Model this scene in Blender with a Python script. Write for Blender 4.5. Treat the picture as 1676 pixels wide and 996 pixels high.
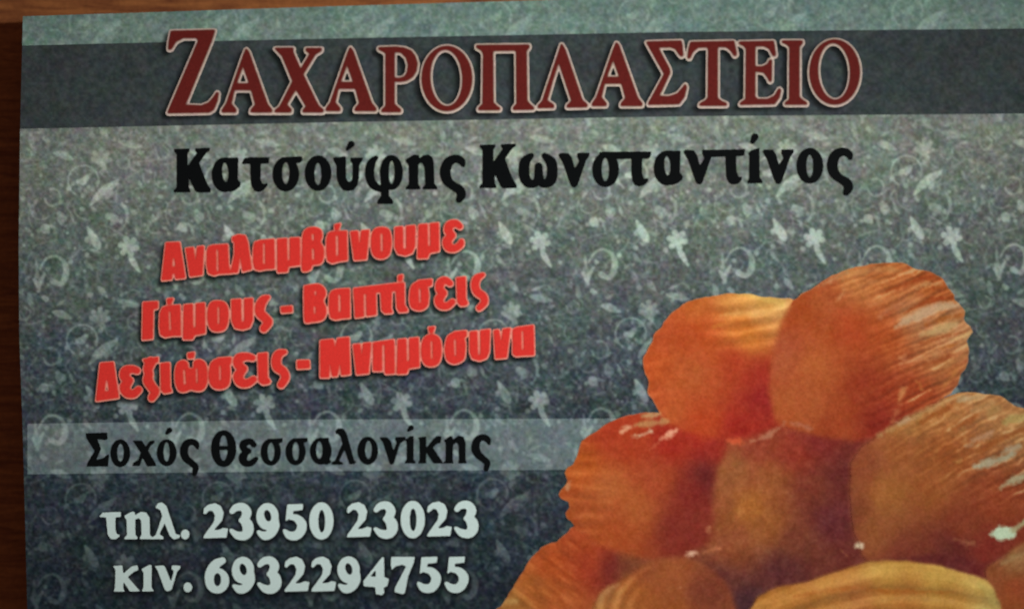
import bpy, math
import numpy as np

for o in list(bpy.data.objects):
    bpy.data.objects.remove(o)
scene = bpy.context.scene
COL = scene.collection

# ------------------------------------------------------------------ layout
S = 0.0000515                 # metres on the table per photograph pixel
CX, CY = 838.0, 498.0         # photograph centre
DIST = 0.165                  # camera height over the card


def sheet_height(x):
    """the card is slightly curled: its left end stands off the table"""
    t = np.clip((640.0 - np.asarray(x, float)) / 605.0, 0, 1.2)
    return 0.0026 * t * t


def to_world(x, y, lift=0.0):
    x = np.asarray(x, float)
    y = np.asarray(y, float)
    z = sheet_height(x)
    k = (DIST - z) / DIST
    return np.stack([(x - CX) * S * k, -(y - CY) * S * k, z + lift], -1)


# ------------------------------------------------------------------ camera
cam = bpy.data.cameras.new("camera")
cam_ob = bpy.data.objects.new("camera", cam)
COL.objects.link(cam_ob)
cam_ob.location = (0, 0, DIST)
cam.sensor_width = 36.0
cam.lens = 36.0 * DIST / (1676 * S)
cam.clip_start = 0.005
cam.clip_end = 10.0
cam.dof.use_dof = True
cam.dof.focus_distance = DIST * 0.955
cam.dof.aperture_fstop = 18.0
scene.camera = cam_ob

# ------------------------------------------------------------------ light
world = bpy.data.worlds.new("World")
scene.world = world
world.use_nodes = True
bg = world.node_tree.nodes["Background"]
bg.inputs[0].default_value = (1.0, 0.66, 0.56, 1)
bg.inputs[1].default_value = 0.08

lamp = bpy.data.lights.new("desk_lamp", 'SPOT')
lamp.energy = 16.6
lamp.color = (0.95, 1.0, 1.0)
lamp.spot_size = math.radians(10.6)
lamp.spot_blend = 1.0
lamp.shadow_soft_size = 0.03
lamp_ob = bpy.data.objects.new("desk_lamp", lamp)
COL.objects.link(lamp_ob)
from mathutils import Vector
lamp_ob.location = (0.43, 0.036, 0.41)
aim = Vector((0.0035, 0.0005, 0.0))
lamp_ob.rotation_euler = (aim - lamp_ob.location).to_track_quat('-Z', 'Y').to_euler()

scene.view_settings.view_transform = 'Standard'
scene.view_settings.look = 'None'
scene.view_settings.exposure = 0.0
scene.view_settings.gamma = 1.0

GAIN = 1.38                   # ink reflectance per unit of displayed light


# ------------------------------------------------------------------ helpers
def lin(c):
    c = np.clip(np.asarray(c, float), 0, 255) / 255.0
    return np.where(c <= 0.04045, c / 12.92, ((c + 0.055) / 1.055) ** 2.4)


def lattice(seed, n=256):
    return np.random.RandomState(seed).rand(n, n)


def vnoise(x, y, scale, seed):
    """smooth value noise in 0..1, seamless over the sheet"""
    t = lattice(seed)
    u = np.asarray(x) / scale + 37.3
    v = np.asarray(y) / scale + 51.7
    i = np.floor(u).astype(int)
    j = np.floor(v).astype(int)
    fu = u - i
    fv = v - j
    fu = fu * fu * (3 - 2 * fu)
    fv = fv * fv * (3 - 2 * fv)
    i %= 256
    j %= 256
    i2 = (i + 1) % 256
    j2 = (j + 1) % 256
    return (t[j, i] * (1 - fu) + t[j, i2] * fu) * (1 - fv) + (t[j2, i] * (1 - fu) + t[j2, i2] * fu) * fv


def blur(a, sigma):
    if sigma <= 0:
        return a
    r = int(3 * sigma + 1)
    k = np.exp(-0.5 * (np.arange(-r, r + 1) / sigma) ** 2)
    k /= k.sum()
    p = np.pad(a, ((r, r), (0, 0)), mode='edge')
    o = sum(k[i] * p[i:i + a.shape[0]] for i in range(2 * r + 1))
    p = np.pad(o, ((0, 0), (r, r)), mode='edge')
    return sum(k[i] * p[:, i:i + a.shape[1]] for i in range(2 * r + 1))


def dilate(a, rad):
    r = int(math.ceil(rad))
    h, w = a.shape
    p = np.pad(a, r + 1)
    out = a.copy()
    for dy in range(-r, r + 1):
        for dx in range(-r, r + 1):
            d = math.hypot(dx, dy)
            wgt = min(1.0, max(0.0, rad - d + 0.5))
            if wgt > 0:
                out = np.maximum(out, wgt * p[r + 1 + dy:r + 1 + dy + h, r + 1 + dx:r + 1 + dx + w])
    return out


def spline(pts, n=8, closed=False):
    P = np.asarray(pts, float)
    m = len(P)
    out = []
    for i in range(m if closed else m - 1):
        if closed:
            a, b, c, d = P[(i - 1) % m], P[i], P[(i + 1) % m], P[(i + 2) % m]
        else:
            a, b, c, d = P[max(i - 1, 0)], P[i], P[i + 1], P[min(i + 2, m - 1)]
        for k in range(n):
            t = k / n
            out.append(0.5 * ((2 * b) + (c - a) * t + (2 * a - 5 * b + 4 * c - d) * t * t + (3 * b - a - 3 * c + d) * t ** 3))
    if not closed:
        out.append(P[-1])
    return np.array(out)


SS = 4


def fill(shape, pts):
    """antialiased polygon coverage on a pixel raster"""
    h, w = shape
    P = np.asarray(pts, float)
    cnt = np.zeros((h * SS, w * SS + 1), np.int32)
    n = len(P)
    for i in range(n):
        x0, y0 = P[i] * SS
        x1, y1 = P[(i + 1) % n] * SS
        if y0 == y1:
            continue
        sgn = 1
        if y0 > y1:
            x0, y0, x1, y1 = x1, y1, x0, y0
            sgn = -1
        ys = np.arange(max(0, math.ceil(y0 - 0.5)), min(h * SS, math.ceil(y1 - 0.5)))
        if len(ys) == 0:
            continue
        xs = x0 + (ys + 0.5 - y0) * (x1 - x0) / (y1 - y0)
        ix = np.clip(np.ceil(xs - 0.5).astype(int), 0, w * SS)
        np.add.at(cnt, (ys, ix), sgn)
    win = np.cumsum(cnt, 1)[:, :-1] != 0
    return win.reshape(h, SS, w, SS).mean((1, 3))


def stroke(shape, pts):
    """round pen of varying radius through (x, y, r) points"""
    h, w = shape
    P = np.asarray(pts, float)
    Y, X = np.mgrid[0:h, 0:w]
    X = X + 0.5
    Y = Y + 0.5
    best = np.full(shape, -1e9)
    for a, b in zip(P[:-1], P[1:]):
        d = b[:2] - a[:2]
        L2 = max(d @ d, 1e-9)
        R = max(a[2], b[2]) + 2
        x0 = int(max(0, min(a[0], b[0]) - R)); x1 = int(min(w, max(a[0], b[0]) + R + 1))
        y0 = int(max(0, min(a[1], b[1]) - R)); y1 = int(min(h, max(a[1], b[1]) + R + 1))
        if x1 <= x0 or y1 <= y0:
            continue
        xs = X[y0:y1, x0:x1]; ys = Y[y0:y1, x0:x1]
        t = np.clip(((xs - a[0]) * d[0] + (ys - a[1]) * d[1]) / L2, 0, 1)
        v = a[2] + (b[2] - a[2]) * t - np.hypot(xs - a[0] - t * d[0], ys - a[1] - t * d[1])
        best[y0:y1, x0:x1] = np.maximum(best[y0:y1, x0:x1], v)
    return np.clip(best + 0.5, 0, 1)


def ellipse_pts(cx, cy, rx, ry, rot=0.0, n=48):
    a = np.linspace(0, 2 * math.pi, n, endpoint=False)
    x = rx * np.cos(a); y = ry * np.sin(a)
    c, s = math.cos(math.radians(rot)), math.sin(math.radians(rot))
    return np.stack([cx + x * c - y * s, cy + x * s + y * c], -1)


def P(*pts): return ('P', pts, 1)
def Q(*pts): return ('P', pts, -1)
def B(*pts): return ('S', pts, 1)
def D(*pts): return ('S', pts, -1)
def E(*a): return ('E', a, 1)
def H(*a): return ('E', a, -1)
def L(*pts): return ('L', pts, 1)


class Line:
    """one printed line of lettering on its own little raster (1 cell = 1 photograph pixel)"""
    def __init__(self, x0, y0, x1, y1):
        self.o = np.array([x0, y0], float)
        self.m = np.zeros((y1 - y0, x1 - x0))

    def glyph(self, frame, ops, dx=0.0, dy=0.0):
        ox, oy, k = frame

        def tr(p):
            return (np.asarray(p, float) + np.array([dx, dy])) / k + np.array([ox, oy]) - self.o
        allp = []
        for kind, a, sg in ops:
            if kind == 'E':
                pts = tr(ellipse_pts(*a))
            elif kind == 'L':
                q = np.asarray(a, float)
                s = spline(q, 6)
                pts = np.concatenate([tr(s[:, :2]), s[:, 2:3] / k], 1)
            elif kind == 'S':
                pts = tr(spline(a, 6, True))
            else:
                pts = tr(a)
            allp.append((kind, pts, sg))
        lo = np.min([np.min(p[:, :2], 0) - (p[:, 2].max() if p.shape[1] > 2 else 0) for _, p, _ in allp], 0)
        hi = np.max([np.max(p[:, :2], 0) + (p[:, 2].max() if p.shape[1] > 2 else 0) for _, p, _ in allp], 0)
        i0 = np.maximum(np.floor(lo).astype(int) - 3, 0)
        i1 = np.minimum(np.ceil(hi).astype(int) + 4, [self.m.shape[1], self.m.shape[0]])
        shp = (i1[1] - i0[1], i1[0] - i0[0])
        g = np.zeros(shp)
        for kind, pts, sg in allp:
            q = pts.copy()
            q[:, :2] -= i0
            c = stroke(shp, q) if kind == 'L' else fill(shp, q)
            g = np.maximum(g, c) if sg > 0 else np.minimum(g, 1 - c)
        v = self.m[i0[1]:i1[1], i0[0]:i1[0]]
        np.maximum(v, g, out=v)


def build_mesh(name, verts, faces_flat, loop_total, mat, parent, colors=None):
    me = bpy.data.meshes.new(name)
    me.vertices.add(len(verts))
    me.vertices.foreach_set("co", np.asarray(verts, np.float32).ravel())
    me.loops.add(len(faces_flat))
    me.loops.foreach_set("vertex_index", np.asarray(faces_flat, np.int32))
    me.polygons.add(len(loop_total))
    start = np.concatenate([[0], np.cumsum(loop_total)[:-1]]).astype(np.int32)
    me.polygons.foreach_set("loop_start", start)
    me.update(calc_edges=True)
    me.validate()
    if colors is not None:
        at = me.color_attributes.new("ink", 'FLOAT_COLOR', 'POINT')
        c4 = np.ones((len(verts), 4), np.float32)
        c4[:, :3] = colors
        at.data.foreach_set("color", c4.ravel())
    me.materials.append(mat)
    ob = bpy.data.objects.new(name, me)
    COL.objects.link(ob)
    if parent is not None:
        ob.parent = parent
    return ob


def contour_mesh(name, f, origin, lift, mat, parent, colour=None, thr=0.5, card=None):
    """mesh of the region f > thr (cell centres at origin + i + 0.5), flat on the curled card"""
    f = np.pad(f, 1)
    h, w = f.shape
    N = h * w
    ins = f > thr
    idx = np.arange(N).reshape(h, w)
    a, b, c, d = idx[:-1, :-1].ravel(), idx[:-1, 1:].ravel(), idx[1:, 1:].ravel(), idx[1:, :-1].ravel()
    fl = ins.ravel()
    tot = fl[a].astype(int) + fl[b] + fl[c] + fl[d]
    full = tot == 4
    part = (tot > 0) & ~full
    faces = []
    q = np.stack([a, d, c, b], 1)[full]
    faces.append(q)
    ids = {}

    def eid(p, r):
        lo = np.minimum(p, r); hi = np.maximum(p, r); df = hi - lo
        return np.where(df == 1, N + lo, np.where(df == w, 2 * N + lo, 3 * N + lo))
    for tri in ((a, c, b), (a, d, c)):
        t = np.stack(tri, 1)[part]
        for r in range(3):
            p0, p1, p2 = t[:, r], t[:, (r + 1) % 3], t[:, (r + 2) % 3]
            one = fl[p0] & ~fl[p1] & ~fl[p2]
            if one.any():
                faces.append(np.stack([p0, eid(p0, p1), eid(p0, p2)], 1)[one])
            two = fl[p0] & fl[p1] & ~fl[p2]
            if two.any():
                faces.append(np.stack([p0, p1, eid(p1, p2), eid(p0, p2)], 1)[two])
        al = fl[t[:, 0]] & fl[t[:, 1]] & fl[t[:, 2]]
        if al.any():
            faces.append(t[al])
    flat = np.concatenate([x.ravel() for x in faces])
    lt = np.concatenate([np.full(len(x), x.shape[1]) for x in faces])
    u, inv = np.unique(flat, return_inverse=True)
    kind = u // N
    base = u % N
    step = np.array([0, 1, w, w + 1])[kind]
    other = np.minimum(base + step, N - 1)
    fv = f.ravel()
    t = np.where(kind == 0, 0.0, (thr - fv[base]) / np.where(np.abs(fv[other] - fv[base]) < 1e-9, 1, fv[other] - fv[base]))
    px = (base % w) + t * np.where((kind == 1) | (kind == 3), 1, 0) - 1 + 0.5 + origin[0]
    py = (base // w) + t * np.where((kind == 2) | (kind == 3), 1, 0) - 1 + 0.5 + origin[1]
    cols = colour(px, py) if colour is not None else None
    return build_mesh(name, to_world(px, py, lift), inv, lt, mat, parent, cols)


# ------------------------------------------------------------------ materials
def ink_material(name, color=None, rough=0.6, spec=0.07, grain=0.15, scale=9000.0):
    """printed ink on card; a fine procedural mottle like a screened print"""
    m = bpy.data.materials.new(name)
    m.use_nodes = True
    nt = m.node_tree
    p = nt.nodes["Principled BSDF"]
    p.inputs["Roughness"].default_value = rough
    p.inputs["Specular IOR Level"].default_value = spec
    tc = nt.nodes.new("ShaderNodeTexCoord")
    nz = nt.nodes.new("ShaderNodeTexNoise")
    nz.inputs["Scale"].default_value = scale
    nz.inputs["Detail"].default_value = 2.0
    nt.links.new(tc.outputs["Object"], nz.inputs["Vector"])
    mr = nt.nodes.new("ShaderNodeMapRange")
    mr.inputs[1].default_value = 0.25
    mr.inputs[2].default_value = 0.75
    mr.inputs[3].default_value = 1 - grain
    mr.inputs[4].default_value = 1 + grain
    nt.links.new(nz.outputs["Fac"], mr.inputs[0])
    mul = nt.nodes.new("ShaderNodeMix")
    mul.data_type = 'RGBA'
    mul.blend_type = 'MULTIPLY'
    mul.inputs[0].default_value = 1.0
    if color is None:
        at = nt.nodes.new("ShaderNodeAttribute")
        at.attribute_name = "ink"
        nt.links.new(at.outputs["Color"], mul.inputs[6])
    else:
        mul.inputs[6].default_value = (*(lin(color) * GAIN), 1)
    nt.links.new(mr.outputs[0], mul.inputs[7])
    nt.links.new(mul.outputs[2], p.inputs["Base Color"])
    bp = nt.nodes.new("ShaderNodeBump")
    bp.inputs["Strength"].default_value = 0.06
    bp.inputs["Distance"].default_value = 0.00002
    nt.links.new(nz.outputs["Fac"], bp.inputs["Height"])
    nt.links.new(bp.outputs[0], p.inputs["Normal"])
    return m


M_PRINT = ink_material("printed_ink")
M_PHOTO = ink_material("printed_photo_ink", grain=0.12, scale=7000)
M_STOCK = ink_material("card_paper", (150, 165, 155))
M_DARKRED = ink_material("dark_red_ink", (98, 31, 27), grain=0.22)
M_BLACK = ink_material("black_ink", (6, 8, 9), rough=0.6, grain=0.3)
M_RED = ink_material("red_ink", (208, 50, 43), grain=0.14)
M_WHITE = ink_material("pale_ink", (192, 209, 204), grain=0.07)


def wood_material():
    m = bpy.data.materials.new("brown_varnished_wood")
    m.use_nodes = True
    nt = m.node_tree
    p = nt.nodes["Principled BSDF"]
    p.inputs["Roughness"].default_value = 0.5
    p.inputs["Specular IOR Level"].default_value = 0.2
    tc = nt.nodes.new("ShaderNodeTexCoord")
    mp = nt.nodes.new("ShaderNodeMapping")
    mp.inputs["Scale"].default_value = (55, 420, 55)
    nt.links.new(tc.outputs["Object"], mp.inputs[0])
    n1 = nt.nodes.new("ShaderNodeTexNoise")
    n1.inputs["Scale"].default_value = 4.0
    n1.inputs["Detail"].default_value = 6.0
    n1.inputs["Distortion"].default_value = 0.6
    nt.links.new(mp.outputs[0], n1.inputs["Vector"])
    rp = nt.nodes.new("ShaderNodeValToRGB")
    rp.color_ramp.elements[0].position = 0.32
    rp.color_ramp.elements[0].color = (*(lin((110, 61, 36)) * GAIN), 1)
    rp.color_ramp.elements[1].position = 0.68
    rp.color_ramp.elements[1].color = (*(lin((152, 94, 52)) * GAIN), 1)
    nt.links.new(n1.outputs["Fac"], rp.inputs[0])
    n2 = nt.nodes.new("ShaderNodeTexNoise")
    n2.inputs["Scale"].default_value = 2600.0
    n2.inputs["Detail"].default_value = 2.0
    nt.links.new(tc.outputs["Object"], n2.inputs["Vector"])
    mr = nt.nodes.new("ShaderNodeMapRange")
    mr.inputs[3].default_value = 0.72
    mr.inputs[4].default_value = 1.28
    nt.links.new(n2.outputs["Fac"], mr.inputs[0])
    mul = nt.nodes.new("ShaderNodeMix")
    mul.data_type = 'RGBA'
    mul.blend_type = 'MULTIPLY'
    mul.inputs[0].default_value = 1.0
    nt.links.new(rp.outputs[0], mul.inputs[6])
    nt.links.new(mr.outputs[0], mul.inputs[7])
    nt.links.new(mul.outputs[2], p.inputs["Base Color"])
    bp = nt.nodes.new("ShaderNodeBump")
    bp.inputs["Strength"].default_value = 0.15
    bp.inputs["Distance"].default_value = 0.0001
    nt.links.new(n1.outputs["Fac"], bp.inputs["Height"])
    nt.links.new(bp.outputs[0], p.inputs["Normal"])
    return m


# ------------------------------------------------------------------ table
def table_top():
    x, y, t = 0.45, 0.32, 0.022
    z = -0.00032
    v = []
    r = 0.003
    for zz, ins in ((z, r), (z - r * 0.3, r * 0.3), (z - r, 0), (z - t, 0)):
        for sx, sy in ((-1, -1), (1, -1), (1, 1), (-1, 1)):
            v.append((sx * (x - ins), sy * (y - ins), zz))
    f = [(0, 1, 2, 3), (15, 14, 13, 12)]
    for k in range(3):
        for i in range(4):
            j = (i + 1) % 4
            f.append((k * 4 + i, (k + 1) * 4 + i, (k + 1) * 4 + j, k * 4 + j))
    ob = build_mesh("table_top", v, np.array(f).ravel(), np.full(len(f), 4), wood_material(), None)
    ob["kind"] = "structure"
    ob["label"] = "brown wooden table top under the printed card"
    ob["category"] = "table top"


table_top()

# ------------------------------------------------------------------ card
card = bpy.data.objects.new("business_card", None)
COL.objects.link(card)
card["label"] = "grey patterned confectioner's business card with Greek lettering and syrup pastries, lying on brown wood"
card["category"] = "business card"


def part(ob, label=None):
    if label:
        ob["label"] = label
    return ob


LEFT = ([-20, 27, 200, 400, 550, 700, 850, 996, 1095, 1200], [38, 37.5, 33, 30.5, 31.5, 37, 41, 44.5, 47, 49])
TOP = ([0, 37, 300, 560, 900, 1300, 1686], [28, 27, 18.5, 10, 0, -8, -14])
RIGHT_X, BOTTOM_Y = 1688.0, 1092.0


def edge_left(y): return np.interp(y, *LEFT)
def edge_top(x): return np.interp(x, *TOP)


def sheet_grid(nu, nv):
    u = np.linspace(0, 1, nu)
    v = np.linspace(0, 1, nv)
    U, V = np.meshgrid(u, v)
    X0 = 37 + U * (RIGHT_X - 37)
    Y = edge_top(X0) + V * (BOTTOM_Y - edge_top(X0))
    xl = edge_left(Y)
    X = xl + U * (RIGHT_X - xl)
    return X, Y


def grid_faces(nu, nv):
    i = np.arange(nu * nv).reshape(nv, nu)
    return np.stack([i[:-1, :-1], i[1:, :-1], i[1:, 1:], i[:-1, 1:]], -1).reshape(-1, 4)


def card_stock():
    nu, nv = 90, 40
    X, Y = sheet_grid(nu, nv)
    n = nu * nv
    v = np.concatenate([to_world(X, Y, -0.00002).reshape(-1, 3), to_world(X, Y, -0.00030).reshape(-1, 3)])
    f = grid_faces(nu, nv)
    ff = [f, f[:, ::-1] + n]
    i = np.arange(n).reshape(nv, nu)
    ring = np.concatenate([i[:, 0], i[-1, 1:], i[::-1, -1][1:], i[0, ::-1][1:-1]])
    nx = np.roll(ring, -1)
    ff.append(np.stack([ring, ring + n, nx + n, nx], 1))
    ff = np.concatenate(ff)
    return build_mesh("card_stock", v, ff.ravel(), np.full(len(ff), 4), M_STOCK, card)


card_stock()

# ------------------------------------------------------------------ lettering
T1, T2, T3 = (250, 20, 4.0), (630, 20, 4.0), (1010, 20, 4.0)
title = Line(240, 20, 1440, 220)
title.glyph(T1, [P((120, 125), (408, 118), (385, 192), (214, 608), (320, 612), (368, 592), (402, 552), (421, 522), (431, 530), (425, 578),
                   (400, 638), (370, 657), (97, 661), (116, 615), (298, 190), (290, 170), (200, 170), (152, 195), (122, 243), (103, 247), (106, 200))])
gA = [P((612, 238), (630, 262), (752, 603), (782, 640), (780, 656), (640, 656), (645, 636), (672, 606), (646, 510), (535, 510),
        (514, 600), (547, 638), (546, 656), (452, 656), (455, 638), (482, 600), (592, 285)), Q((591, 352), (632, 468), (549, 468))]
title.glyph(T1, gA)
title.glyph(T1, [P((798, 236), (922, 235), (918, 258), (968, 375), (1030, 272), (1003, 255), (1003, 237), (1108, 237), (1103, 255), (1065, 278),
                   (985, 408), (1085, 612), (1118, 640), (1115, 656), (982, 656), (984, 640), (1005, 618), (938, 507), (878, 605), (908, 638),
                   (906, 656), (798, 656), (802, 640), (832, 618), (916, 453), (848, 290), (818, 258))])
title.glyph(T1, gA, 681, -9)
title.glyph(T2, [P((-42, 232), (70, 228), (130, 235), (172, 254), (198, 288), (213, 337), (205, 388), (180, 427), (140, 450), (95, 457), (62, 452),
                   (62, 600), (82, 620), (105, 638), (103, 654), (-24, 654), (-20, 638), (5, 615), (5, 270), (-20, 255), (-42, 245)),
                 Q((62, 262), (105, 265), (138, 298), (152, 345), (146, 395), (125, 425), (90, 433), (62, 430))])
gO = [E(406, 435, 164, 212), H(402, 431, 106, 186, -3)]
title.glyph(T2, gO)
title.glyph(T2, [P((598, 218), (945, 215), (945, 232), (926, 255), (931, 580), (950, 603), (976, 625), (973, 638), (838, 640), (842, 622), (862, 600),
                   (860, 262), (852, 252), (715, 254), (707, 262), (710, 592), (730, 612), (754, 628), (752, 641), (610, 641), (614, 625), (640, 602),
                   (644, 275), (630, 250), (600, 235))])
title.glyph(T2, [P((1155, 205), (1180, 245), (1292, 575), (1326, 605), (1323, 622), (1190, 624), (1194, 607), (1222, 582), (1138, 328), (1100, 445),
                   (1062, 578), (1106, 607), (1106, 626), (1000, 628), (1004, 610), (1030, 582), (1128, 290))])
title.glyph(T2, gA, 903, -42)
title.glyph(T3, [P((190, 195), (420, 188), (426, 220), (432, 285), (418, 292), (404, 275), (380, 240), (350, 230), (272, 232), (278, 250), (342, 370),
                   (347, 398), (287, 525), (274, 550), (340, 552), (395, 533), (430, 492), (446, 470), (455, 490), (440, 557), (405, 602), (202, 606),
                   (208, 590), (300, 422), (308, 405), (215, 240))])
title.glyph(T3, [P((480, 197), (765, 190), (770, 215), (783, 280), (768, 290), (745, 255), (715, 230), (662, 228), (657, 245), (657, 560), (677, 580),
                   (717, 597), (716, 612), (538, 612), (543, 597), (577, 580), (594, 560), (597, 245), (590, 230), (530, 233), (495, 262), (475, 305), (461, 302), (468, 245))])
title.glyph(T3, [P((798, 195), (1025, 190), (1030, 225), (1038, 285), (1022, 290), (995, 240), (960, 224), (907, 224), (903, 240), (903, 357),
                   (950, 357), (985, 340), (1000, 310), (1012, 315), (1010, 452), (998, 457), (985, 430), (960, 396), (903, 388), (903, 553), (920, 570),
                   (985, 570), (1030, 548), (1060, 498), (1073, 510), (1060, 562), (1030, 602), (802, 606), (808, 592), (841, 570), (844, 240), (829, 222), (798, 208))])
title.glyph(T3, [P((1079, 188), (1213, 188), (1213, 205), (1192, 228), (1192, 555), (1213, 575), (1242, 592), (1242, 605), (1097, 605), (1100, 592),
                   (1127, 572), (1129, 230), (1109, 212), (1079, 200))])
title.glyph(T3, gO, 1018, -42)

N1, N2, N3, N4, N5 = [(x, 200, 5.986) for x in (270, 540, 780, 960, 1140)]
name = Line(270, 200, 1420, 350)
gK = [P((92, 262), (245, 258), (242, 285), (225, 310), (225, 430), (318, 300), (300, 285), (300, 256), (445, 250), (440, 280), (405, 305), (338, 400),
        (415, 600), (452, 655), (450, 688), (318, 690), (295, 665), (238, 545), (238, 640), (252, 665), (252, 688), (90, 688), (92, 662), (118, 640), (118, 310), (95, 290))]
gAl = [E(590, 515, 128, 172), P((590, 345), (722, 345), (716, 560), (745, 592), (738, 632), (690, 668), (640, 685), (612, 668), (580, 640), (560, 520)), H(594, 492, 31, 94, -4)]
gOm = [E(1503, 500, 130, 175), H(1502, 508, 34, 108)]
gSf = [L((1308, 425, 18), (1293, 382, 36), (1235, 360, 42), (1165, 392, 48), (1132, 482, 52), (1152, 570, 48), (1212, 625, 42), (1272, 662, 46), (1290, 712, 44), (1268, 762, 30))]
gNu = [P((805, 322), (825, 300), (905, 304), (935, 350), (965, 455), (1010, 385), (990, 340), (990, 300), (1110, 300), (1105, 335), (1075, 375), (990, 620),
         (970, 642), (940, 637), (915, 590), (850, 400))]
name.glyph(N1, gK)
name.glyph(N1, gAl)
name.glyph(N1, [P((755, 405), (785, 350), (830, 343), (1028, 342), (1018, 407), (942, 410), (940, 560), (955, 600), (985, 605), (1008, 590), (1005, 622),
                  (970, 667), (925, 687), (880, 672), (850, 622), (842, 560), (840, 410), (790, 410), (770, 417))])
name.glyph(N1, [E(1187, 510, 130, 170), P((1150, 342), (1345, 334), (1350, 378), (1320, 405), (1270, 397), (1150, 400)), H(1187, 500, 36, 106)])
name.glyph(N1, gOm)
name.glyph(N2, [P((36, 345), (155, 334), (160, 362), (160, 540), (175, 575), (200, 585), (222, 565), (226, 480), (226, 410), (205, 385), (205, 345), (326, 345),
                  (318, 382), (290, 420), (285, 560), (270, 622), (235, 667), (180, 678), (130, 663), (90, 610), (70, 540), (68, 420), (43, 385)),
                L((172, 268, 14), (212, 215, 32))])
name.glyph(N2, [E(605, 492, 112, 172), H(608, 492, 29, 114),
                L((455, 348, 22), (408, 402, 40), (392, 490, 44), (408, 582, 42), (452, 632, 38), (520, 660, 30)),
                P((495, 450), (580, 450), (580, 720), (622, 770), (622, 802), (468, 802), (470, 770), (505, 720))])
name.glyph(N2, [P((745, 385), (750, 360), (830, 316), (875, 325), (880, 355), (920, 322), (965, 317), (1005, 342), (1020, 400), (1026, 600), (1052, 630), (1052, 660),
                  (913, 660), (913, 635), (938, 610), (930, 450), (915, 407), (885, 397), (868, 422), (868, 610), (887, 635), (887, 660), (748, 662), (748, 635),
                  (778, 605), (775, 420), (760, 402))])
name.glyph(N2, gSf)
name.glyph(N3, gK, -57, -41)
name.glyph(N3, [L((540, 325, 25), (482, 382, 47), (467, 470, 52), (482, 560, 50), (532, 605, 42), (587, 590, 40), (607, 540, 40), (610, 430, 36)),
                L((610, 430, 36), (622, 560, 40), (662, 602, 42), (727, 570, 52), (745, 480, 50), (730, 390, 50), (668, 328, 28))])
name.glyph(N3, gNu)
name.glyph(N4, [E(190, 465, 130, 172), P((130, 290), (635, 285), (630, 332), (610, 360), (310, 362), (130, 350)), H(187, 465, 37, 113),
                P((443, 340), (546, 340), (546, 500), (560, 552), (605, 547), (605, 572), (575, 612), (520, 632), (475, 617), (452, 565), (443, 500))])
name.glyph(N4, gAl, 200, -66)
name.glyph(N4, gNu, 148, -30)
name.glyph(N4, [P((1145, 272), (1555, 263), (1545, 332), (1230, 345), (1150, 322)),
                P((1363, 320), (1466, 320), (1470, 480), (1490, 532), (1525, 537), (1520, 572), (1480, 607), (1430, 612), (1395, 590), (1370, 530))])
name.glyph(N5, [P((505, 312), (540, 275), (610, 250), (618, 255), (621, 540), (645, 570), (645, 600), (503, 602), (503, 575), (520, 550), (520, 322)),
                L((550, 195, 20), (575, 145, 34))])
name.glyph(N5, gNu, -155, -34)
name.glyph(N5, [E(1113, 427, 130, 176), H(1112, 430, 35, 110)])
name.glyph(N5, gSf, 200, -70)

R1, R2 = (250, 340, 5.986), (500, 340, 5.986)
serv_a = Line(250, 340, 780, 480)
serv_a.glyph(R1, [P((130, 340), (265, 335), (320, 685), (225, 695), (214, 640), (194, 645), (185, 700), (88, 710)), Q((198, 490), (212, 490), (224, 575), (188, 577))])
serv_a.glyph(R1, [P((322, 395), (502, 372), (488, 655), (365, 672)), Q((398, 375), (438, 370), (419, 540))])
serv_a.glyph(R1, [P((530, 430), (545, 380), (590, 365), (735, 355), (745, 560), (765, 640), (650, 645), (600, 660), (545, 640), (528, 560)), Q((621, 405), (642, 405), (647, 620), (624, 630))])
serv_a.glyph(R1, [P((780, 285), (840, 262), (905, 270), (930, 330), (970, 600), (880, 625), (857, 470), (835, 632), (762, 638), (800, 460), (800, 335), (782, 325)), Q((742, 560), (755, 560), (760, 600), (745, 602))])
serv_a.glyph(R1, [P((985, 400), (1000, 335), (1050, 318), (1190, 305), (1195, 595), (1110, 600), (1050, 612), (1000, 600), (985, 540)), Q((1078, 345), (1100, 345), (1102, 550), (1080, 555))])
serv_a.glyph(R1, [P((1220, 305), (1310, 298), (1440, 290), (1445, 560), (1330, 575), (1320, 625), (1222, 632)), Q((1314, 280), (1342, 280), (1342, 510), (1320, 520))])
serv_a.glyph(R1, [B((1470, 270), (1505, 208), (1580, 190), (1645, 215), (1660, 275), (1645, 335), (1672, 390), (1675, 480), (1645, 545), (1565, 560), (1550, 600), (1500, 620), (1462, 600), (1465, 420)),
                  Q((1555, 255), (1580, 255), (1580, 322), (1557, 322)), Q((1556, 400), (1582, 400), (1584, 510), (1560, 512))])
serv_a.glyph(R2, [P((205, 300), (225, 245), (260, 232), (405, 225), (410, 512), (330, 522), (260, 542), (215, 517), (205, 440)), Q((294, 270), (320, 270), (324, 470), (298, 475)),
                  P((285, 165), (345, 150), (325, 215), (290, 225))])
serv_a.glyph(R2, [P((440, 232), (625, 215), (597, 502), (478, 512)), Q((512, 212), (550, 208), (529, 380))])
serv_a.glyph(R2, [B((645, 290), (675, 212), (745, 190), (812, 210), (838, 280), (838, 390), (810, 468), (745, 497), (675, 475), (645, 400)), Q((731, 250), (757, 250), (759, 430), (735, 432))])
serv_a.glyph(R2, [P((875, 190), (1075, 170), (1072, 380), (1045, 442), (980, 467), (905, 450), (875, 390)), Q((953, 165), (985, 165), (987, 400), (958, 405))])
serv_a.glyph(R2, [P((1110, 165), (1305, 145), (1310, 422), (1215, 442), (1195, 492), (1098, 494)), Q((1194, 145), (1219, 143), (1223, 372), (1200, 380))])
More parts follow.
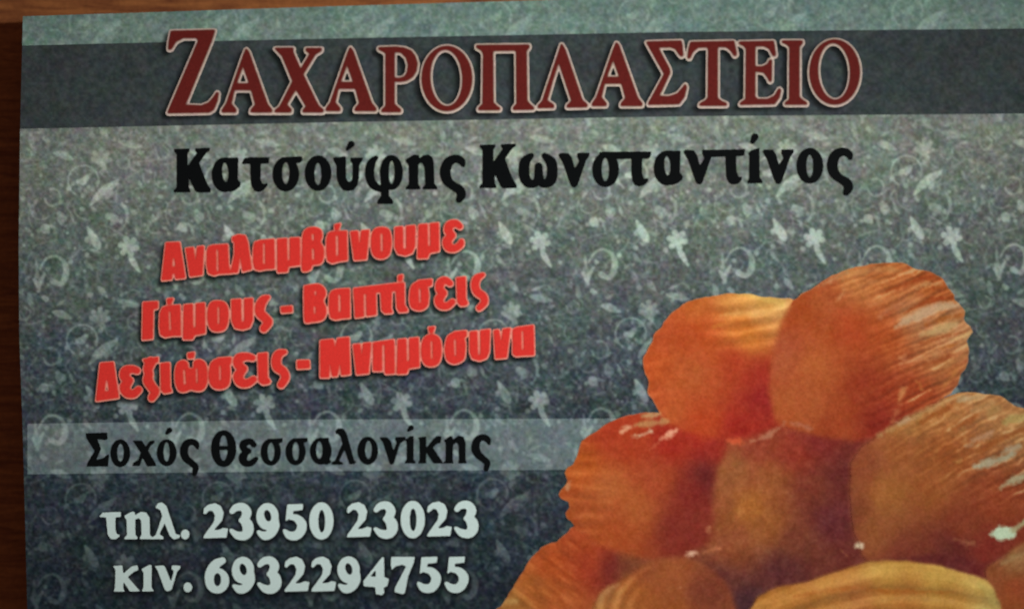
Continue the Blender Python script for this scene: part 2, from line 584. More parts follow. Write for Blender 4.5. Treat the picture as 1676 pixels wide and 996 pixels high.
serv_a.glyph(R2, [L((1512, 182, 26), (1470, 152, 32), (1413, 172, 40), (1400, 226, 38), (1438, 265, 28)), L((1440, 268, 28), (1390, 322, 42), (1402, 382, 40), (1460, 397, 32), (1518, 360, 30), (1527, 328, 22))])

R3, R4 = (220, 450, 5.986), (480, 430, 4.929)
serv_b = Line(220, 425, 830, 590)
serv_b.glyph(R3, [P((85, 265), (230, 255), (230, 325), (185, 335), (180, 622), (78, 632))])
serv_b.glyph(R3, [P((250, 370), (275, 315), (320, 300), (450, 290), (455, 592), (380, 592), (300, 607), (255, 582), (245, 500)), Q((334, 355), (356, 355), (362, 540), (340, 545)),
                  P((320, 230), (385, 225), (360, 285), (325, 290))])
serv_b.glyph(R3, [P((485, 290), (690, 270), (695, 567), (590, 587), (570, 627), (478, 627)), Q((572, 270), (602, 268), (602, 510), (576, 520))])
serv_b.glyph(R3, [B((720, 340), (750, 268), (815, 250), (885, 268), (918, 330), (918, 450), (888, 528), (820, 550), (752, 532), (720, 450)), Q((811, 310), (833, 310), (835, 480), (813, 482))])
serv_b.glyph(R3, [P((950, 240), (1160, 225), (1160, 440), (1130, 512), (1060, 532), (985, 517), (955, 450)), Q((1044, 220), (1076, 218), (1077, 450), (1048, 460))])
serv_b.glyph(R3, [L((1312, 215, 16), (1265, 242, 38), (1232, 300, 45), (1232, 370, 43), (1282, 420, 40), (1310, 460, 40), (1268, 522, 34))])
serv_b.glyph(R3, [P((1435, 310), (1545, 300), (1548, 360), (1440, 368))])
serv_b.glyph(R4, [B((90, 200), (130, 178), (205, 172), (252, 205), (262, 255), (243, 305), (264, 360), (262, 420), (228, 462), (150, 475), (95, 470), (88, 330)),
                  P((88, 185), (180, 176), (180, 470), (92, 477)), Q((168, 225), (187, 225), (187, 262), (170, 262)), Q((162, 350), (180, 350), (183, 410), (165, 412))])
serv_b.glyph(R4, [P((290, 260), (310, 225), (350, 212), (455, 205), (458, 442), (390, 447), (340, 457), (300, 442), (288, 380)), Q((361, 255), (381, 255), (384, 395), (364, 400))])
serv_b.glyph(R4, [P((485, 205), (665, 183), (670, 417), (500, 442)), Q((567, 250), (587, 250), (592, 450), (570, 450))])
serv_b.glyph(R4, [P((660, 184), (830, 163), (830, 225), (795, 230), (790, 370), (803, 402), (740, 407), (713, 382), (705, 235), (660, 240))])
serv_b.glyph(R4, [P((825, 165), (895, 158), (898, 340), (925, 377), (920, 392), (855, 397), (835, 362)), P((845, 102), (885, 92), (877, 147), (845, 152))])
serv_b.glyph(R4, [B((938, 270), (955, 185), (1010, 150), (1062, 158), (1088, 220), (1090, 300), (1075, 355), (1020, 382), (960, 365), (940, 320)),
                  P((1000, 142), (1120, 130), (1118, 182), (1060, 195)), Q((1010, 205), (1029, 205), (1031, 320), (1014, 325))])
serv_b.glyph(R4, [L((1265, 165, 22), (1225, 140, 26), (1187, 162, 32), (1182, 215, 30), (1215, 240, 22)), L((1215, 245, 22), (1177, 290, 34), (1187, 337, 30), (1240, 347, 26), (1283, 315, 23))])
serv_b.glyph(R4, [P((1315, 120), (1390, 110), (1392, 290), (1410, 325), (1395, 342), (1350, 347), (1325, 317))])
serv_b.glyph(R4, [L((1530, 95, 14), (1482, 125, 28), (1466, 180, 30), (1485, 235, 30), (1533, 270, 28), (1540, 320, 26), (1500, 362, 22))])

R5, R6, R7 = (140, 540, 5.986), (360, 530, 5.986), (610, 510, 5.986)
serv_c = Line(140, 510, 900, 680)
serv_c.glyph(R5, [P((145, 320), (275, 310), (327, 660), (103, 692)), Q((200, 490), (217, 490), (230, 595), (187, 600))])
serv_c.glyph(R5, [L((505, 395, 30), (455, 380, 34), (392, 402, 45), (387, 460, 43), (440, 490, 26)), L((440, 492, 26), (387, 550, 48), (407, 610, 42), (470, 622, 36), (520, 582, 31))])
serv_c.glyph(R5, [L((640, 310, 45), (612, 380, 42), (622, 430, 38), (612, 490, 45), (650, 555, 42), (682, 600, 40), (650, 660, 32)), P((560, 285), (714, 262), (712, 312), (600, 342))])
serv_c.glyph(R5, [P((735, 325), (825, 315), (830, 560), (848, 602), (770, 617), (740, 582))])
serv_c.glyph(R5, [B((880, 390), (905, 318), (960, 295), (1000, 318), (1010, 370), (1058, 368), (1062, 310), (1115, 285), (1172, 320), (1192, 400), (1187, 520), (1150, 582), (1090, 592), (1032, 580), (970, 602), (912, 587), (880, 500)),
                  Q((954, 385), (976, 385), (987, 530), (961, 535)), Q((1079, 372), (1100, 372), (1102, 520), (1083, 525)), P((1000, 225), (1070, 213), (1060, 272), (1005, 277))])
serv_c.glyph(R5, [B((1210, 400), (1235, 312), (1300, 280), (1380, 292), (1415, 360), (1415, 480), (1390, 550), (1310, 577), (1240, 550), (1212, 480)),
                  P((1290, 272), (1430, 262), (1425, 332), (1380, 350)), Q((1307, 345), (1327, 345), (1330, 490), (1310, 495))])
serv_c.glyph(R6, [L((320, 330, 28), (260, 317, 34), (187, 337, 44), (182, 400, 42), (240, 435, 26)), L((240, 437, 26), (182, 500, 46), (202, 567, 42), (270, 577, 36), (330, 540, 30))])
serv_c.glyph(R6, [P((370, 290), (465, 278), (468, 520), (497, 560), (482, 582), (420, 592), (380, 562))])
serv_c.glyph(R6, [L((635, 272, 20), (577, 292, 38), (552, 350, 43), (562, 420, 42), (618, 460, 38), (640, 522, 38), (600, 592, 32))])
serv_c.glyph(R6, [P((755, 355), (875, 352), (880, 430), (758, 437))])
serv_c.glyph(R6, [P((983, 160), (1110, 146), (1129, 235), (1150, 140), (1265, 126), (1277, 490), (1190, 502), (1176, 370), (1150, 507), (1100, 512), (1076, 370), (1070, 522), (983, 522))])
serv_c.glyph(R6, [P((1303, 200), (1480, 180), (1457, 480), (1338, 492)), Q((1373, 185), (1402, 180), (1391, 330))])
serv_c.glyph(R7, [P((5, 300), (210, 270), (215, 602), (125, 607), (115, 577), (3, 577)), Q((91, 322), (116, 320), (120, 590), (93, 590))])
serv_c.glyph(R7, [P((245, 270), (450, 250), (457, 537), (350, 552), (335, 602), (236, 607)), Q((329, 248), (357, 246), (359, 480), (333, 490))])
serv_c.glyph(R7, [B((480, 320), (508, 250), (575, 220), (642, 245), (670, 310), (670, 430), (638, 508), (575, 532), (512, 513), (480, 440)), Q((564, 285), (586, 285), (589, 460), (568, 465)),
                  P((545, 150), (610, 143), (590, 207), (560, 212))])
serv_c.glyph(R7, [B((710, 330), (735, 240), (800, 203), (870, 215), (905, 290), (905, 400), (885, 470), (805, 507), (735, 480), (710, 410)), P((790, 195), (920, 182), (918, 242), (870, 262)), Q((794, 268), (816, 268), (819, 430), (798, 435))])
serv_c.glyph(R7, [P((950, 195), (1150, 170), (1140, 390), (1115, 452), (1045, 477), (975, 457), (950, 390)), Q((1024, 172), (1053, 170), (1056, 420), (1030, 425))])
serv_c.glyph(R7, [P((1185, 180), (1350, 158), (1312, 447), (1203, 457)), Q((1235, 165), (1277, 160), (1259, 300))])
serv_c.glyph(R7, [P((1370, 172), (1420, 150), (1575, 130), (1582, 422), (1400, 432), (1373, 412)), Q((1454, 185), (1476, 183), (1481, 370), (1460, 372))])

C1, C2, C3 = (130, 680, 5.986), (330, 680, 5.986), (540, 680, 5.986)
town = Line(130, 680, 820, 790)
town.glyph(C1, [P((62, 168), (275, 160), (280, 228), (250, 240), (178, 228), (217, 320), (170, 428), (240, 408), (280, 373), (297, 380), (282, 497), (73, 497), (80, 460), (150, 345), (70, 215))])
town.glyph(C1, [E(403, 365, 98, 138), H(405, 360, 31, 85)])
town.glyph(C1, [P((518, 238), (612, 238), (652, 298), (690, 245), (735, 235), (742, 262), (702, 292), (677, 340), (747, 460), (762, 492), (668, 497), (620, 412), (602, 470), (592, 492),
                  (518, 492), (530, 455), (578, 430), (603, 360), (543, 272))])
town.glyph(C1, [E(858, 360, 98, 134), H(857, 352, 29, 92), L((858, 170, 16), (886, 140, 28))])
gS2 = [L((1160, 317, 14), (1142, 270, 32), (1090, 252, 33), (1042, 285, 38), (1026, 360, 42), (1052, 420, 38), (1100, 460, 34), (1140, 502, 32), (1130, 562, 26))]
town.glyph(C1, gS2)
town.glyph(C1, [E(1415, 320, 125, 183), H(1415, 314, 39, 122), P((1360, 292), (1470, 292), (1470, 335), (1360, 335))])
town.glyph(C2, [L((515, 282, 30), (475, 250, 32), (417, 272, 38), (412, 315, 34), (470, 345, 24)), L((455, 345, 24), (407, 400, 42), (422, 457, 36), (482, 464, 32), (535, 420, 24))])
gSg = [E(680, 355, 100, 134), P((650, 222), (798, 215), (798, 255), (740, 282), (650, 270)), H(682, 350, 32, 88)]
town.glyph(C2, gSg)
town.glyph(C2, gSg, 243, -4)
town.glyph(C2, [E(1170, 345, 108, 134), P((1170, 213), (1250, 211), (1256, 420), (1277, 450), (1232, 480), (1180, 472)), H(1155, 335, 30, 84)])
gLa = [P((1310, 150), (1340, 118), (1390, 123), (1422, 165), (1500, 440), (1525, 440), (1502, 472), (1450, 477), (1402, 330), (1352, 440), (1387, 455), (1387, 480), (1273, 480), (1280, 450), (1310, 435), (1380, 270), (1365, 210), (1340, 180), (1318, 177))]
town.glyph(C2, gLa)
town.glyph(C3, [E(373, 340, 102, 139), H(380, 332, 31, 88)])
town.glyph(C3, [P((483, 208), (560, 206), (602, 250), (625, 340), (655, 265), (640, 235), (645, 203), (745, 203), (740, 237), (690, 272), (632, 460), (610, 480), (588, 470), (520, 260))])
town.glyph(C3, [P((740, 232), (790, 195), (823, 193), (823, 430), (842, 450), (842, 467), (733, 467), (738, 445), (752, 430), (755, 262)), L((770, 145, 14), (798, 115, 27))])
town.glyph(C3, [P((863, 210), (946, 198), (946, 310), (1010, 230), (1050, 193), (1097, 198), (1087, 265), (1055, 272), (1012, 310), (1100, 440), (1112, 467), (1018, 467), (960, 382), (946, 350), (946, 467), (863, 467), (880, 430), (880, 240))])
town.glyph(C3, [P((1115, 242), (1180, 193), (1202, 198), (1207, 230), (1265, 188), (1312, 203), (1332, 260), (1332, 430), (1347, 467), (1253, 467), (1265, 430), (1262, 290), (1240, 262), (1207, 287), (1207, 440), (1217, 467), (1108, 467), (1135, 430), (1135, 262))])
town.glyph(C3, gS2, 402, -42)

F1, F2, F3 = (150, 800, 5.2375), (310, 800, 5.2375), (500, 800, 5.2375)
phone = Line(150, 805, 820, 895)
mobile = Line(150, 895, 820, 990)
g2 = [P((958, 207), (963, 162), (1000, 130), (1060, 117), (1110, 143), (1134, 200), (1120, 268), (1050, 347), (1092, 345), (1130, 328), (1172, 335), (1157, 414), (956, 420), (963, 395), (1048, 277),
        (1058, 225), (1038, 187), (1010, 182), (975, 215))]
g3 = [L((1205, 187, 24), (1240, 155, 32), (1300, 152, 36), (1330, 200, 42), (1310, 250, 34), (1285, 266, 24)), L((1285, 264, 20), (1330, 292, 46), (1342, 350, 48), (1310, 395, 40), (1250, 392, 34), (1197, 352, 17))]
g9 = [E(1508, 232, 97, 116), L((1558, 262, 48), (1568, 322, 42), (1530, 380, 40), (1480, 396, 36), (1432, 366, 17)), H(1510, 225, 28, 50, -15)]
g5 = [P((838, 128), (977, 124), (972, 177), (892, 187), (884, 235), (823, 275)), L((868, 238, 22), (920, 247, 32), (962, 295, 42), (957, 350, 42), (918, 394, 40), (860, 394, 35), (817, 356, 18))]
g0 = [E(1132, 270, 105, 161), H(1135, 272, 28, 96)]
k = 5.2375
phone.glyph(F1, [P((62, 238), (95, 198), (255, 192), (250, 237), (205, 240), (205, 340), (217, 383), (245, 390), (240, 407), (200, 430), (160, 422), (138, 385), (130, 300), (125, 240))])
phone.glyph(F1, [P((280, 225), (350, 188), (372, 195), (372, 222), (425, 190), (470, 198), (498, 240), (502, 390), (522, 408), (522, 427), (410, 427), (415, 408), (428, 390), (425, 270), (405, 245),
                   (375, 260), (377, 390), (397, 410), (394, 427), (278, 427), (285, 408), (303, 390), (300, 260), (285, 245))])
phone.glyph(F1, [P((545, 157), (565, 120), (605, 110), (642, 140), (722, 380), (762, 395), (752, 417), (705, 430), (670, 400), (627, 290), (582, 385), (617, 405), (617, 427), (518, 427), (525, 408),
                   (550, 390), (605, 230), (590, 180), (565, 165))])
phone.glyph(F1, [E(803, 385, 38, 43)])
phone.glyph(F1, g2)
phone.glyph(F1, g3)
phone.glyph(F1, g9)
phone.glyph(F2, g5)
phone.glyph(F2, g0)
phone.glyph(F3, g2, -603, -9)
phone.glyph(F3, g3, -598, -13)
phone.glyph(F3, g0, -212, -12)
phone.glyph(F3, g2, 84, -15)
phone.glyph(F3, g3, 93, -18)
mobile.glyph(F1, [P((183, 655), (266, 650), (272, 722), (340, 660), (395, 648), (402, 690), (370, 702), (312, 750), (402, 855), (422, 872), (328, 874), (275, 792), (272, 845), (287, 874), (188, 877), (200, 840), (205, 690))])
mobile.glyph(F1, [P((425, 682), (500, 643), (516, 650), (516, 840), (537, 872), (428, 874), (445, 835), (445, 712))])
mobile.glyph(F1, [P((538, 655), (622, 650), (642, 690), (682, 790), (705, 700), (685, 680), (690, 650), (767, 652), (757, 682), (735, 702), (687, 860), (650, 874), (628, 860), (565, 692))])
mobile.glyph(F1, [E(825, 838, 38, 43)])
mobile.glyph(F1, [E(1077, 782, 104, 110), L((1122, 610, 30), (1062, 645, 42), (1022, 720, 48), (1018, 790, 45)), H(1079, 772, 30, 56)])
mobile.glyph(F1, g9, -210, 460)
mobile.glyph(F1, g3, 238, 458)
mobile.glyph(F1, g2, 697 + 160 * k - 838, 457)
mobile.glyph(F1, g2, 925 + 160 * k - 838, 456)
mobile.glyph(F2, g9, 695 - 838, 456)
mobile.glyph(F3, [P((660, 576), (674, 583), (677, 750), (717, 765), (702, 827), (672, 842), (677, 887), (655, 907), (603, 897), (598, 837), (498, 830), (498, 780), (640, 600)), Q((601, 690), (603, 747), (557, 744))])
mobile.glyph(F3, [P((735, 578), (937, 576), (932, 622), (882, 740), (852, 892), (825, 897), (763, 877), (768, 840), (862, 660), (830, 645), (770, 660), (740, 692), (730, 642))])
mobile.glyph(F2, g5, 219.6 * k, 451)
mobile.glyph(F2, g5, 264.8 * k, 450)

# ------------------------------------------------------------------ floral print
TW, TH = 224.5, 260.0
TILE = np.zeros((260, 225))


def motif(pts, amp, smooth=True):
    """stroke stamped with wrap-around on the repeat of the printed pattern"""
    q = np.asarray(pts, float)
    if smooth and len(q) > 2:
        q = spline(q, 6)
    q = q.copy()
    q[:, 0] -= 800
    q[:, 1] -= 310
    for dx in (-225, 0, 225):
        for dy in (-260, 0, 260):
            r = q.copy()
            r[:, 0] += dx
            r[:, 1] += dy
            if r[:, 0].max() < -20 or r[:, 0].min() > 245 or r[:, 1].max() < -20 or r[:, 1].min() > 280:
                continue
            np.maximum(TILE, amp * stroke(TILE.shape, r), out=TILE)


def dot(x, y, r, amp):
    motif([(x, y, r), (x + 0.01, y, r)], amp, False)


motif([(817, 363, 2), (824, 376, 6), (832, 390, 7), (836, 398, 2)], 0.95)
for a in range(6):
    t = math.radians(60 * a + 12)
    motif([(884, 395, 5), (884 + 13 * math.cos(t), 395 + 13 * math.sin(t), 5)], 1.0, False)
motif([(886, 408, 3), (892, 420, 5), (902, 436, 2)], 1.0)
motif([(873, 324, 2), (880, 335, 3), (881, 350, 2.4), (874, 368, 1)], 0.6)
motif([(851, 345, 6), (862, 350, 6), (856, 358, 3)], 0.55)
dot(893, 339, 5, 0.5); dot(972, 364, 8, 0.8); dot(899, 368, 5, 0.5)
motif([(995, 338, 3), (997, 348, 6), (996, 352, 3)], 0.6)
motif([(964, 430, 1.5), (973, 415, 2), (987, 409, 2), (1001, 416, 3), (1007, 430, 5), (1005, 446, 5.5), (997, 455, 4), (985, 450, 5)], 0.8)
motif([(958, 418, 1.5), (959, 430, 2.5), (961, 445, 2)], 0.55)
motif([(955, 447, 3), (962, 458, 4.5), (964, 466, 1.5)], 0.85, False)
motif([(972, 438, 2), (966, 448, 4), (962, 458, 4)], 0.85, False)
motif([(1039, 418, 3), (1043, 425, 4), (1051, 432, 1.5)], 0.5, False)
motif([(867, 484, 1.5), (878, 486, 5), (892, 490, 5), (904, 492, 1.5)], 0.7)
motif([(836, 461, 2), (841, 467, 5), (849, 477, 2)], 0.6)
motif([(986, 501, 2), (997, 503, 6), (1008, 508, 5), (1016, 511, 2)], 0.75)
motif([(928, 500, 1.5), (934, 512, 2), (944, 511, 2), (949, 500, 1.5), (940, 492, 1.5)], 0.5)
for a, l in ((-160, 14), (-125, 18), (-90, 20), (-55, 18), (-15, 14), (60, 12)):
    t = math.radians(a)
    motif([(838, 516, 6), (838 + l * math.cos(t), 516 + l * math.sin(t), 4)], 0.7, False)
ring = [(1034 + 25 * math.cos(math.radians(t)), 547 + 25 * math.sin(math.radians(t)), 2.2 if t < 20 else 1.6) for t in range(120, 400, 20)]
motif(ring, 0.75)
motif([(1026, 548, 4), (1034, 548, 6), (1040, 541, 4)], 0.8, False)
motif([(1047, 586, 2), (1058, 572, 6), (1072, 560, 7), (1084, 553, 5), (1092, 546, 2)], 0.75)
motif([(1073, 573, 4), (1080, 566, 4)], 0.6, False)
ring = [(984 + 13 * math.cos(math.radians(t)), 573 + 14 * math.sin(math.radians(t)), 1.8) for t in range(-110, 190, 20)]
motif(ring, 0.55)
motif([(996, 602, 4), (1001, 608, 7), (999, 616, 3)], 0.55, False)
motif([(912, 372, 1.2), (925, 350, 1.4), (945, 336, 1.4)], 0.35)
motif([(1018, 345, 1.2), (1008, 330, 1.4), (1015, 318, 1.4)], 0.35)
motif([(946, 470, 3), (949, 480, 4), (952, 486, 1.5)], 0.5, False)
dot(884, 395, 10, 1.0)
dot(838, 514, 9, 0.7)
rs = np.random.RandomState(11)
for i in range(70):
    dot(800 + 224 * rs.rand(), 310 + 259 * rs.rand(), 1.6 + 2.0 * rs.rand(), 0.3 + 0.35 * rs.rand())
for i in range(22):
    dot(800 + 224 * rs.rand(), 310 + 259 * rs.rand(), 3.2 + 1.8 * rs.rand(), 0.45 + 0.3 * rs.rand())
for i in range(26):                                                   # small leaves
    x, y, t, h_ = 800 + 224 * rs.rand(), 310 + 259 * rs.rand(), rs.rand() * 6.28, 5 + 4 * rs.rand()
    motif([(x - h_ * math.cos(t), y - h_ * math.sin(t), 1.0), (x, y, 3.2), (x + h_ * math.cos(t), y + h_ * math.sin(t), 1.0)], 0.32 + 0.3 * rs.rand(), False)
for i in range(46):                                                   # vine tendrils that run on into one another
    x, y, t = 800 + 224 * rs.rand(), 310 + 259 * rs.rand(), rs.rand() * 6.28
    p, cur = [], (rs.rand() - .5) * 0.9
    for q in range(9):
        p.append((x, y, 1.5 - 0.07 * q))
        x += 5.0 * math.cos(t); y += 5.0 * math.sin(t)
        t += cur
        cur *= 1.08
    motif(p, 0.24 + 0.24 * rs.rand())
TILE = blur(np.pad(TILE, 6, mode='wrap'), 0.9)[6:-6, 6:-6]


def sample(a, x, y, wrap=False):
    h, w = a.shape
    x = np.asarray(x) - 0.5
    y = np.asarray(y) - 0.5
    i = np.floor(x).astype(int); j = np.floor(y).astype(int)
    fx = x - i; fy = y - j
    if wrap:
        g = lambda jj, ii: a[jj % h, ii % w]
    else:
        g = lambda jj, ii: np.where((jj >= 0) & (jj < h) & (ii >= 0) & (ii < w), a[np.clip(jj, 0, h - 1), np.clip(ii, 0, w - 1)], 0)
    return (g(j, i) * (1 - fx) + g(j, i + 1) * fx) * (1 - fy) + (g(j + 1, i) * (1 - fx) + g(j + 1, i + 1) * fx) * fy


def pattern(x, y):
    u = (x - 800 + 0.008 * (y - 400)) * 225 / TW
    v = (y - 310 + 0.012 * (x - 900)) * 260 / TH
    return sample(TILE, u % 225, v % 260, True)


def ramp(y, table):
    t = np.array([r[0] for r in table], float)
    return np.stack([np.interp(y, t, [r[1][c] for r in table]) for c in range(3)], -1)


GROUND = [(-20, (108, 132, 124)), (60, (112, 134, 126)), (200, (120, 127, 119)), (300, (107, 115, 108)), (400, (90, 99, 95)), (500, (77, 86, 85)),
          (600, (64, 73, 77)), (680, (54, 62, 67)), (780, (46, 55, 61)), (900, (38, 47, 54)), (1000, (34, 43, 50)), (1100, (31, 40, 48))]


def mottle(x, y, amp, seed, sizes=(4.0, 8.0, 22.0)):
    n = (vnoise(x, y, sizes[0], seed) - .5) * 1.15 + (vnoise(x, y, sizes[1], seed + 1) - .5) * 0.8 + (vnoise(x, y, sizes[2], seed + 2) - .5) * 0.4
    c = np.stack([0.9 * (vnoise(x, y, 4.5, seed + 3 + i) - .5) + 0.7 * (vnoise(x, y, 13.0, seed + 7 + i) - .5) + 0.55 * (vnoise(x, y, 34.0, seed + 11 + i) - .5) for i in range(3)], -1)
    return amp * (0.85 * n[..., None] + 0.34 * c)


def soft_shadow(line, dx, dy, grow, sig):
    pad = 20
    m = np.pad(line.m, pad)
    m = blur(dilate(m, grow), sig)
    o = line.o - pad
    return lambda x, y: sample(m, x - dx - o[0], y - dy - o[1])


SH_TITLE = soft_shadow(title, -7, 6, 4.0, 3.0)
SH_RED = [soft_shadow(l, -3.5, 5.5, 3.5, 2.4) for l in (serv_a, serv_b, serv_c)]
SH_WHITE = [soft_shadow(l, 1.0, 3.0, 4.0, 3.0) for l in (phone, mobile)]


def ground_srgb(x, y):
    yy = y + 0.010 * (x - 800)
    c = ramp(yy, GROUND)
    c = c + mottle(x, y, np.interp(yy, [0, 210, 700, 1000], [26, 34, 30, 22])[..., None] if np.ndim(y) else 30, 100)
    m = pattern(x, y)
    m = m * np.interp(yy, [60, 200, 230, 300], [0.5, 0.55, 0.8, 1.0])
    m = m * (0.85 + 0.3 * vnoise(x, y, 9.0, 77))
    k = np.interp(yy, [200, 300, 700, 800, 1000], [64, 74, 66, 46, 38])
    c = c + (m * k)[..., None] * np.array([0.96, 1.03, 0.93])
    return c


def ground_colour(x, y):
    c = ground_srgb(x, y)
    f = np.ones_like(x)
    for s in SH_RED:
        f = f * (1 - 0.72 * s(x, y))
    for s in SH_WHITE:
        f = f * (1 - 0.55 * s(x, y))
    f = f * (1 - 0.6 * SH_TITLE(x, y))
    # unprinted-looking darker trim along the left edge
    return lin(np.maximum(c * f[..., None], 8)) * GAIN


nu, nv = 1060, 710
X, Y = sheet_grid(nu, nv)
X = X.ravel(); Y = Y.ravel()
gf = grid_faces(nu, nv)
part(build_mesh("background_print", to_world(X, Y, 0.0), gf.ravel(), np.full(len(gf), 4), M_PRINT, card, ground_colour(X, Y)),
     "grey floral printed ground fading from pale at the top to dark at the bottom")


def band(name_, xa, xb, top, bot, colour, lift, step=2.0):
    nx = int((xb - xa) / step); ny = int(max(np.array(bot[1]) - np.array(top[1])) / step)
    u = np.linspace(0, 1, nx); v = np.linspace(0, 1, ny)
    U, V = np.meshgrid(u, v)
    Xc = xa + U * (xb - xa)
    Yc = np.interp(Xc, *top) * (1 - V) + np.interp(Xc, *bot) * V
    if xa < 44:
        xl = edge_left(Yc) + 0.3
        Xc = xl + U * (xb - xl)
    x = Xc.ravel(); y = Yc.ravel()
    f = grid_faces(nx, ny)
    return build_mesh(name_, to_world(x, y, lift), f.ravel(), np.full(len(f), 4), M_PRINT, card, colour(x, y))


def header_colour(x, y):
    c = np.array([58, 65, 66.0]) + mottle(x, y, 17, 300)
    return lin(np.maximum(c * (1 - 0.68 * SH_TITLE(x, y))[..., None], 8)) * GAIN


def address_colour(x, y):
    g = ground_srgb(x, y)
    c = g * 0.78 + np.array([58, 63, 60.0])
    return lin(c) * GAIN


part(band("header_band", 37, RIGHT_X - 0.5, ([33, 300, 560, 1116, 1676], [75, 68.5, 63, 52.5, 47]), ([33, 300, 560, 1116, 1676], [211, 205.5, 200, 190.5, 186]), header_colour, 0.00002),
     "dark grey band behind the heading")
part(band("address_band", 45, 1040, ([45, 500, 960, 1100], [693, 686, 684.5, 684]), ([45, 500, 930, 1100], [775.5, 770.5, 768, 767]), address_colour, 0.00002),
     "pale grey band behind the town name")


def lettering(name_, line, mat, label, halo=None, halo_mat=None, grow=0.0, soft=0.7, shift=(0, 0), thr=0.48):
    m = blur(line.m, soft)
    yy, xx = np.mgrid[0:m.shape[0], 0:m.shape[1]]
    m = m + 0.2 * (vnoise(xx + line.o[0], yy + line.o[1], 3.2, 701) - .5) * (m > 0.02)
    ob = part(contour_mesh(name_, m, line.o, 0.00006, mat, card, thr=thr), label)
    if halo_mat is not None:
        hm = blur(dilate(np.pad(line.m, 10), grow), 0.9)
        near = np.pad(blur(np.pad(line.m, 10), 1.5), 2)
        edge_col, out_col = halo_mat

        def tint(x, y):
            k_ = np.clip(sample(near, x - line.o[0] + 12, y - line.o[1] + 12) * 2.0, 0, 0.9)[:, None]
            c = np.array(out_col, float) * (1 - k_) + np.array(edge_col, float) * k_
            return lin(c + mottle(x, y, 14, 720)) * GAIN
        contour_mesh("letter_outline", hm, line.o - 10 + np.array(shift), 0.00004, M_PRINT, ob, tint)
    return ob


lettering("heading_lettering", title, M_DARKRED, "dark red serif capitals with a cream outline", True, ((104, 58, 48), (204, 186, 172)), 4.3, 0.9, (0.3, 0.8), 0.5)
lettering("name_lettering", name, M_BLACK, "black bold serif lettering under the heading", thr=0.54)
for ln, lb in ((serv_a, "upper slanting red line of lettering"), (serv_b, "middle slanting red line of lettering"), (serv_c, "lower slanting red line of lettering")):
    lettering("service_lettering", ln, M_RED, lb, True, ((200, 70, 58), (228, 160, 142)), 2.6, 1.1, (0.2, 0.5), 0.63)
lettering("town_lettering", town, M_BLACK, "black bold lettering on the pale band", thr=0.6)
lettering("number_lettering", phone, M_WHITE, "pale landline number, upper of the two number lines", thr=0.6)
lettering("number_lettering", mobile, M_WHITE, "pale mobile number, lower of the two number lines", thr=0.6)

